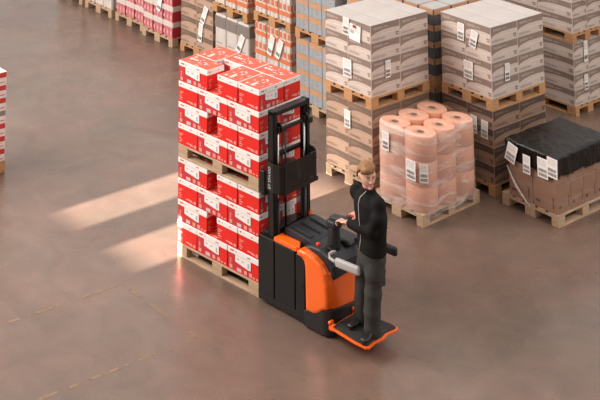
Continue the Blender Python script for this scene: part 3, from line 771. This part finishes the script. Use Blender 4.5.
# platform
pf = [(1.0, -.085), (1.33, -.12), (1.45, -.11), (1.475, -.08), (1.46, .05), (1.478, .16), (1.46, .27), (1.482, .42), (1.46, .465), (1.40, .47), (1.0, .42)]
m = MB(); m.prism(pf, .119, .141, org_d, 'z', .006); m.build('platform', T)
pi_ = [(1.02, -.065), (1.33, -.098), (1.44, -.09), (1.452, -.07), (1.438, .05), (1.455, .16), (1.437, .27), (1.458, .41), (1.445, .445), (1.39, .45), (1.02, .40)]
matm = mat('rubber_mat', '#33302e', .8, bump=.6, bscale=160); m = MB(); m.prism(pi_, .1402, .149, matm, 'z', .002, 1); m.build('platform_mat', T)
for y0 in (-.075, .33):
    m = MB(); m.box(.975, y0, .10, 1.04, y0+.05, .165, org_d, .008); m.tube([(.99, y0-.005, .17), (.99, y0+.055, .17)], .018, org_d, 10); m.build('hinge', T)
# mast
def bar(nm, x0, y0, z0, x1, y1, z1, k=mast_m, bev=.006):
    q = MB(); q.box(x0, y0, z0, x1, y1, z1, k, bev); return q.build(nm, T)
def channel(nm, y, sgn, x0, x1, z0, z1, wd):
    q = MB(); q.box(x0, y, z0, x1, y+sgn*.018, z1, mast_m, .003); q.box(x0, y, z0, x0+.02, y+sgn*wd, z1, mast_m, .003); q.box(x1-.02, y, z0, x1, y+sgn*wd, z1, mast_m, .003); return q.build(nm, T)
channel('outer_mast', -.01, 1, .14, .225, .06, 1.965, .042); channel('outer_mast', .64, -1, .14, .225, .06, 1.965, .042)
channel('inner_mast', .034, 1, .15, .215, .16, 1.90, .03); channel('inner_mast', .596, -1, .15, .215, .16, 1.90, .03)
bar('mast_crossbar', .14, -.01, 1.915, .225, .64, 1.965); bar('mast_crossbar', .19, .05, 1.735, .22, .58, 1.77); bar('mast_crossbar', .14, .05, 1.455, .17, .58, 1.50); bar('mast_crossbar', .06, .0, .62, .17, .66, .72)
for y in (.085, .565):
    q = MB(); q.tube([(.205, y, .70), (.205, y, 1.74)], .013, chrome, 10); q.tube([(.205, y, .10), (.205, y, 1.05)], .024, mast_m, 12); q.build('lift_cylinder', T)
    q = MB(); mx = Matrix.Translation((.205, y+.02, 1.78)) @ Matrix.Rotation(R(90), 4, 'X')
    b = bmesh.new(); bmesh.ops.create_cone(b, cap_ends=True, segments=20, radius1=.055, radius2=.055, depth=.03); bmesh.ops.bevel(b, geom=[e for e in b.edges if abs(e.verts[0].co.z-e.verts[1].co.z) < 1e-6], offset=.008, segments=1, affect='EDGES'); bmesh.ops.transform(b, matrix=mx, verts=b.verts)
    q.merge(b, mast_m); q.box(.17, y-.03, 1.74, .235, y+.045, 1.80, mast_m, .01); q.build('chain_pulley', T)
    q = MB(); q.box(.245, y+.012, 1.15, .25, y+.03, 1.78, blk_t); q.build('lift_chain', T)
q = MB(); q.tube([(.19, .24, .70), (.19, .235, 1.2), (.19, .24, 1.74)], .011, mast_m, 8); q.build('hydraulic_hose', T)
bar('mast_bracket', .20, .565, 1.72, .26, .66, 1.78)
# fork carriage with forks in the upper pallet, support legs in the lower pallet
q = MB(); q.box(.016, .02, 1.05, .07, .62, 1.28, mast_m, .01); q.box(.014, -.01, 1.10, .09, .04, 1.32, mast_m, .01); q.build('fork_carriage', T)
for y0 in (.13, .50):
    q = MB(); q.box(-1.1, y0, 1.095, .03, y0+.16, 1.15, mast_m, .012); q.build('fork', T)
    q = MB(); q.box(-1.1, y0-.005, .035, .02, y0+.165, .094, mast_m, .012); q.build('support_leg', T)
# carriage guard: dark shroud round the mast with a see-through front
plexi = film('smoked_plexi', '#1a1512', .80, .86, 1.0, (1, 1, 1), .15)
gp_ = [(.15, -.03), (.25, -.05), (.33, -.042), (.362, -.01)]
def strip(pts, z0, z1, th, k, nm, par):
    q = MB(); b = bmesh.new(); rows = []
    for i, (x, y) in enumerate(pts):
        d = Vector((pts[min(i+1, len(pts)-1)][0]-pts[max(i-1, 0)][0], pts[min(i+1, len(pts)-1)][1]-pts[max(i-1, 0)][1])).normalized(); nx_, ny_ = d.y*th, -d.x*th
        rows.append([b.verts.new(v) for v in ((x, y, z0), (x+nx_, y+ny_, z0), (x+nx_, y+ny_, z1), (x, y, z1))])
    for a, c in zip(rows, rows[1:]):
        for k_ in range(4): b.faces.new((a[k_], a[(k_+1) % 4], c[(k_+1) % 4], c[k_]))
    b.faces.new(rows[0]); b.faces.new(rows[-1][::-1]); bmesh.ops.recalc_face_normals(b, faces=b.faces)
    q.merge(b, k); return q.build(nm, par)
sh = strip(gp_, 1.165, 1.455, .012, mast_m, 'carriage_guard', T)
strip([(.362, .02), (.362, .56)], 1.20, 1.475, .006, plexi, 'guard_window', sh)
strip([(.362, -.01), (.362, .02)], 1.165, 1.475, .010, mast_m, 'guard_post', sh)
strip([(.358, .0), (.358, .60)], 1.165, 1.205, .012, mast_m, 'guard_sill', sh)
strip([(.362, .56), (.345, .59), (.28, .635), (.18, .645)], 1.165, 1.475, .010, plexi, 'guard_window', sh)
# smoked sheet low between mast and body
strip([(.20, .42), (.20, .66)], .74, 1.165, .006, film('smoked_sheet', '#1d1613', .55, .65, 1, (1, 1, 1), .2), 'mast_screen', T)
# lettering on the guard's left cheek, reading upwards
def lettering(txt, size, parent, mx, k):
    cu = bpy.data.curves.new('lettering', 'FONT'); cu.body = txt; cu.size = size; cu.extrude = .0006
    o = bpy.data.objects.new('tmp', cu); COL.objects.link(o)
    dg = bpy.context.evaluated_depsgraph_get(); me = bpy.data.meshes.new_from_object(o.evaluated_get(dg)); bpy.data.objects.remove(o); bpy.data.curves.remove(cu)
    me.materials.clear(); me.materials.append(k)
    l = bpy.data.objects.new('lettering', me); COL.objects.link(l); l.parent = parent; l.matrix_local = mx; return l
lm = mat('lettering_white', '#c9cdc8', .5)
lettering('BT STAXIO', .046, sh, Matrix.Translation((.215, -.063, 1.19)) @ Matrix.Rotation(R(-9), 4, 'Z') @ Matrix.Rotation(R(90), 4, 'X') @ Matrix.Rotation(R(90), 4, 'Z'), lm)

#PERSON
# ------------------------------------------------------------------ operator (same axes as the stacker)
TM = Matrix.Translation(LF) @ Matrix.Rotation(LOADR, 4, 'Z'); PB0 = Vector((1.33, .13, .149))
person = empty('person', TM @ PB0, LOADR, 'person in black zip jacket and grey trousers standing on the platform, looking back', 'person')
skin = mat('skin', '#e0b098', .5, var=.03); skin_lip = mat('lips', '#b9746a', .5); hair_m = mat('hair', '#94683f', .55, var=.2, scale=40, stretch=(1, 1, .3)); jack = mat('jacket_black', '#0e0c0b', .8, var=.1, bump=.25, bscale=14, spec=.25); trou = mat('trousers_grey', '#413e3c', .85, var=.08, bump=.3, bscale=12, spec=.2); shoe_m = mat('shoe_black', '#141211', .5); sole_m = mat('shoe_sole', '#2c2825', .7); zipm = mat('zip_light', '#b5b0aa', .4); shirt = mat('shirt_red', '#8e1f24', .7); eye_w = mat('eye_white', '#bfb0a6', .3); eye_d = mat('eye_dark', '#2a201b', .3); brow = mat('brow', '#7d5838', .7)
def fv(a): return Vector((math.cos(R(a)), math.sin(R(a)), 0))
def lv(a): return Vector((-math.sin(R(a)), math.cos(R(a)), 0))
def pc(*p): return Vector(p)-PB0
def loft(mb, secs, k, n=20, sq=2.0):
    """secs: (centre, half-axis u, half-axis v)"""
    b = bmesh.new(); rings = []
    for c, u, v in secs:
        ring = []
        for i in range(n):
            a = 2*math.pi*i/n; ca, sa = math.cos(a), math.sin(a)
            ring.append(b.verts.new(Vector(c)+u*math.copysign(abs(ca)**(2/sq), ca)+v*math.copysign(abs(sa)**(2/sq), sa)))
        rings.append(ring)
    for a, c in zip(rings, rings[1:]):
        for i in range(n): b.faces.new((a[i], a[(i+1) % n], c[(i+1) % n], c[i]))
    b.faces.new(rings[0][::-1]); b.faces.new(rings[-1]); bmesh.ops.recalc_face_normals(b, faces=b.faces); mb.merge(b, k, True)
def limb(mb, pts, rad, k, n=14):
    """round tapering limb with ball ends"""
    P_ = [Vector(p) for p in pts]; mb.tube(P_, rad, k, n)
    for p, r in zip(P_, rad): mb.ell(p, r, r, r, k, 14, 10)
def remesh(o, vox, it=4):
    r = o.modifiers.new('remesh', 'REMESH'); r.mode = 'VOXEL'; r.voxel_size = vox; r.use_smooth_shade = True
    q = o.modifiers.new('smooth', 'SMOOTH'); q.iterations = it; q.factor = .5
    return o
TA, HA, PA_ = 250, 326, 238
HC = pc(1.338, .130, 1.648)
hf, hl, up = fv(HA), lv(HA), Vector((0, 0, 1))
tilt = Matrix.Rotation(R(-7), 3, hl)      # head slightly lowered
def H(x, y, z): return HC+tilt.inverted() @ (hl*x+hf*y+up*z)   # x to his left, y forward
# --- body: one continuous mesh (head, neck, trunk, arms, hands, legs)
m = MB(); b = bmesh.new(); bmesh.ops.create_uvsphere(b, u_segments=32, v_segments=24, radius=1)
for v in b.verts:
    x, y, z = v.co
    k = 1.0
    if z < 0: k = 1-.30*(-z)**1.3
    X = x*.083*k; Y = y*(.100 if y < 0 else .096)*(1-.10*max(0, -z)); Z = z*.118
    if y > 0 and z < -.3: Y += .014*min(1, (-z-.3)/.5)*max(0, y)
    if y > .3: Y -= .012*max(0, 1-abs(z-.05)/.22)*(1 if abs(x) > .18 else 0)     # eye sockets
    v.co = H(X, Y, Z)
m.merge(b, skin, True)
for c, r in ((H(0, .102, -.022), (.012, .014, .013)), (H(0, .096, .006), (.009, .012, .026)), (H(.009, .096, -.026), (.008, .008, .007)), (H(-.009, .096, -.026), (.008, .008, .007)), (H(0, .074, -.092), (.022, .014, .016))): m.ell(c, *r, skin)
for sx in (1, -1): m.ell(H(sx*.083, -.012, -.008), .013, .018, .032, skin, mx=Matrix.Rotation(R(HA-90), 4, 'Z'))
limb(m, [H(0, -.02, -.07), pc(1.345, .14, 1.52), pc(1.36, .14, 1.44)], [.052, .055, .07], skin)
def trunk(g):
    a = TA; return [(pc(1.37, .14, .80), lv(PA_)*(.145+g), fv(PA_)*(.105+g)), (pc(1.375, .14, .94), lv(PA_)*(.155+g), fv(PA_)*(.112+g)), (pc(1.375, .142, 1.10), lv(a)*(.146+g), fv(a)*(.10+g)), (pc(1.365, .142, 1.28), lv(a)*(.175+g), fv(a)*(.118+g)), (pc(1.35, .142, 1.40), lv(a)*(.178+g), fv(a)*(.104+g)), (pc(1.345, .142, 1.462), lv(a)*(.11+g), fv(a)*(.075+g)), (pc(1.345, .14, 1.50), lv(a)*(.06+g), fv(a)*(.058+g))]
loft(m, trunk(-.008), skin)
LARM = [pc(1.490, .092, 1.425), pc(1.515, .045, 1.31), pc(1.455, .020, 1.185), pc(1.28, .070, 1.14), pc(1.105, .125, 1.105)]
RARM = [pc(1.165, .195, 1.415), pc(1.165, .285, 1.31), pc(1.205, .350, 1.20), pc(1.14, .370, 1.145), pc(1.06, .372, 1.105)]
limb(m, LARM, [.05, .044, .036, .034, .027], skin); limb(m, RARM, [.05, .044, .036, .034, .027], skin)
LLEG = [pc(1.435, .118, .90), pc(1.425, .092, .74), pc(1.416, .088, .57), pc(1.400, .088, .38), pc(1.392, .100, .20)]
RLEG = [pc(1.310, .168, .90), pc(1.280, .170, .74), pc(1.245, .172, .57), pc(1.215, .196, .38), pc(1.195, .215, .20)]
for L in (LLEG, RLEG): limb(m, L, [.085, .075, .052, .048, .036], skin)
# hands: palm plus four bent fingers and a thumb closed round the grips
def hand(wr, gy, sgn):
    """gy: grip centre; sgn: +1 thumb towards +s"""
    kx, kz = 1.022, 1.092
    wv = Vector(wr); pal = [(wv, Vector((0, .026, 0)), Vector((0, 0, .018))), ((wv+pc(kx, gy, kz))/2+Vector((0, 0, .006)), Vector((0, .038, 0)), Vector((0, 0, .017))), (pc(kx, gy, kz), Vector((0, .040, 0)), Vector((0, 0, .013)))]
    loft(m, pal, skin, 14)
    for q, (dy, ln) in enumerate(((-.031, .85), (-.0105, 1.0), (.0105, 1.05), (.031, .95))):
        y = gy+dy*sgn
        P_ = [pc(kx+.012, y, kz), pc(.985, y, kz+.006*ln), pc(.953, y, kz-.016), pc(.949, y, kz-.042*ln), pc(.970, y, kz-.060*ln)]
        m.tube(P_, [.0095, .0095, .009, .0085, .007], skin, 8); m.ell(P_[-1], .007, .007, .007, skin, 8, 6); m.ell(P_[1], .0098, .0098, .0098, skin, 8, 6)
    T_ = [pc(1.065, gy+.028*sgn, kz), pc(1.03, gy+.058*sgn, kz-.022), pc(1.0, gy+.050*sgn, kz-.050), pc(.982, gy+.032*sgn, kz-.058)]
    m.tube(T_, [.014, .0115, .0105, .008], skin, 8); m.ell(T_[-1], .008, .008, .008, skin, 8, 6)
hand(LARM[-1], .135, 1); hand(RARM[-1], .372, -1)
remesh(m.build('body', person), .0055, 2)
# --- jacket
m = MB(); loft(m, trunk(.030)[1:6]+[(pc(1.342, .138, 1.512), lv(300)*.070, fv(300)*.070)], jack, 24)
hem = trunk(.02)[1]
limb(m, LARM[:-1]+[pc(1.125, .119, 1.109)], [.082, .078, .070, .060, .046], jack); limb(m, RARM[:-1]+[pc(1.085, .372, 1.115)], [.082, .078, .068, .056, .045], jack)
remesh(m.build('jacket', person), .011, 9)
m = MB(); m.tube([pc(1.340, .137, 1.541), pc(1.345, .137, 1.50)], [.057, .066], shirt, 20); m.tube([pc(1.095, .372, 1.112), pc(1.062, .372, 1.103)], [.038, .036], shirt, 14); m.build('shirt', person)
def onfront(z, off, dx=0):
    sec = trunk(.0305)
    for (c0, u0, v0), (c1, u1, v1) in zip(sec, sec[1:]):
        if c0.z <= z-PB0.z <= c1.z:
            t_ = (z-PB0.z-c0.z)/(c1.z-c0.z); return c0.lerp(c1, t_)+v0.lerp(v1, t_)*(1+off)+u0.lerp(u1, t_)*dx
m = MB(); m.tube([onfront(z, .02) for z in (.95, 1.05, 1.15, 1.25, 1.33, 1.40, 1.45)]+[pc(1.345, .138, 1.52)+fv(285)*.072], .005, zipm, 8); m.build('zip', person)
m = MB(); loft(m, [(pc(1.345, .14, 1.47), lv(290)*.084, fv(290)*.080), (pc(1.340, .137, 1.534), lv(300)*.074, fv(300)*.072)], jack, 24); m.build('collar', person)
# --- trousers
m = MB(); loft(m, [(pc(1.372, .142, .80), lv(PA_)*.150, fv(PA_)*.115), (pc(1.372, .14, .90), lv(PA_)*.165, fv(PA_)*.122), (pc(1.374, .14, .99), lv(PA_)*.158, fv(PA_)*.115)], trou, 24)
for L in (LLEG, RLEG):
    q = [p.copy() for p in L]; q[-1].z += .02
    limb(m, q, [.106, .102, .094, .091, .088], trou)
tr = remesh(m.build('trousers', person), .011, 7)
m = MB(); m.box(-.05, -.012, -.08, .05, .012, .075, trou, .01, 2, mx=Matrix.Translation(pc(1.505, .11, .735)) @ Matrix.Rotation(R(80), 4, 'Z')); m.box(-.052, -.015, .045, .052, .015, .08, trou, .006, 2, mx=Matrix.Translation(pc(1.505, .11, .735)) @ Matrix.Rotation(R(80), 4, 'Z')); m.build('cargo_pocket', tr)
# --- shoes
def shoe(h_, t_, nm):
    h_, t_ = Vector(h_), Vector(t_); d = (t_-h_).normalized(); L = (t_-h_).length; sd = Vector((-d.y, d.x, 0)); m = MB(); z0 = .1495
    for_ = lambda k: h_+d*(L*k)
    def sec(k, wd, zt, zb=0.018): p = for_(k); return (pc(p.x, p.y, z0+(zt+zb)/2), sd*wd, Vector((0, 0, (zt-zb)/2)))
    loft(m, [sec(0, .022, .06), sec(.08, .036, .085), sec(.3, .040, .10), sec(.5, .042, .082), sec(.72, .047, .062), sec(.9, .042, .052), sec(1.0, .022, .040)], shoe_m, 18, 2.4)
    p = for_(.2); limb(m, [pc(p.x, p.y, z0+.06), pc(p.x, p.y, z0+.12)], [.042, .044], shoe_m)
    o = m.build('shoe', person)
    q = MB(); pts = []
    for k in range(24):
        a = 2*math.pi*k/24; l_ = .5-.5*math.cos(a); wd = (.036+.014*l_)*math.sin(a); p = for_(-.02+1.04*l_)+sd*wd; pts.append((p.x-PB0.x, p.y-PB0.y))
    q.prism(pts, 0.0, .02, sole_m, 'z'); q.build('sole', o)
    q = MB()
    for k in (.42, .5, .58): p = for_(k); q.tube([pc(p.x+sd.x*.022, p.y+sd.y*.022, z0+.085-.05*(k-.42)*2.2+.004), pc(p.x, p.y, z0+.098-.06*(k-.42)*2.2), pc(p.x-sd.x*.022, p.y-sd.y*.022, z0+.085-.05*(k-.42)*2.2+.004)], .004, sole_m, 6)
    q.build('laces', o)
shoe((1.392, .145, 0), (1.412, -.105, 0), 'l'); shoe((1.195, .255, 0), (1.165, .01, 0), 'r')
# --- face and hair
def small(c, r, k): q = MB(); q.ell((0, 0, 0), *r, k, 12, 8, mx=Matrix.Rotation(R(HA-90), 4, 'Z')); return q, c
for sx in (1, -1):
    q = MB(); q.ell(H(sx*.032, .0808, .012), .0115, .0085, .0052, eye_w, 12, 8, mx=Matrix.Rotation(R(HA-90), 4, 'Z')); ey = q.build('eye', person)
    q = MB(); q.ell(H(sx*.032, .0882, .012), .0060, .0035, .0050, eye_d, 10, 8, mx=Matrix.Rotation(R(HA-90), 4, 'Z')); q.build('iris', ey)
    q = MB(); q.tube([H(sx*.014, .096, .030), H(sx*.032, .093, .036), H(sx*.051, .078, .031)], [.0035, .0045, .003], brow, 6); q.build('eyebrow', person)
q = MB(); q.tube([H(-.024, .090, -.058), H(0, .099, -.055), H(.024, .090, -.058)], [.003, .0055, .003], skin_lip, 8); q.build('mouth', person)
b = bmesh.new(); bmesh.ops.create_uvsphere(b, u_segments=48, v_segments=32, radius=1)
kill = []
for v in b.verts:
    x, y, z = v.co
    lim = -.42 if y < -.25 else (.10+.40*max(0, (y+.25)/.45) if y < .2 else .44+.12*(y-.2)+.18*x)      # hairline: nape, over the ears, brow
    lim += .03*noise.noise(Vector((x*9, y*9, 2)))
    if z < lim-.02: kill.append(v); continue
    n_ = noise.noise(Vector((x*5, y*3, z*7)))*.007+noise.noise(Vector((x*18, y*6, z*18)))*.0025
    edge = max(0.0, min(1, (z-lim)/.22)); g = .0015+.019*edge**.8+n_
    X = x*(.083+g); Y = y*(.099+g); Z = z*(.118+g*1.05)
    if y > .1 and z > .3: Y += .008*edge*(1-abs(x)); X -= .010*(y)*edge                                 # swept fringe
    v.co = H(X, Y, Z)
bmesh.ops.delete(b, geom=kill, context='VERTS')
m = MB(); m.merge(b, hair_m, True); ho = m.build('hair', person); so = ho.modifiers.new('solid', 'SOLIDIFY'); so.thickness = .006; so.offset = -1
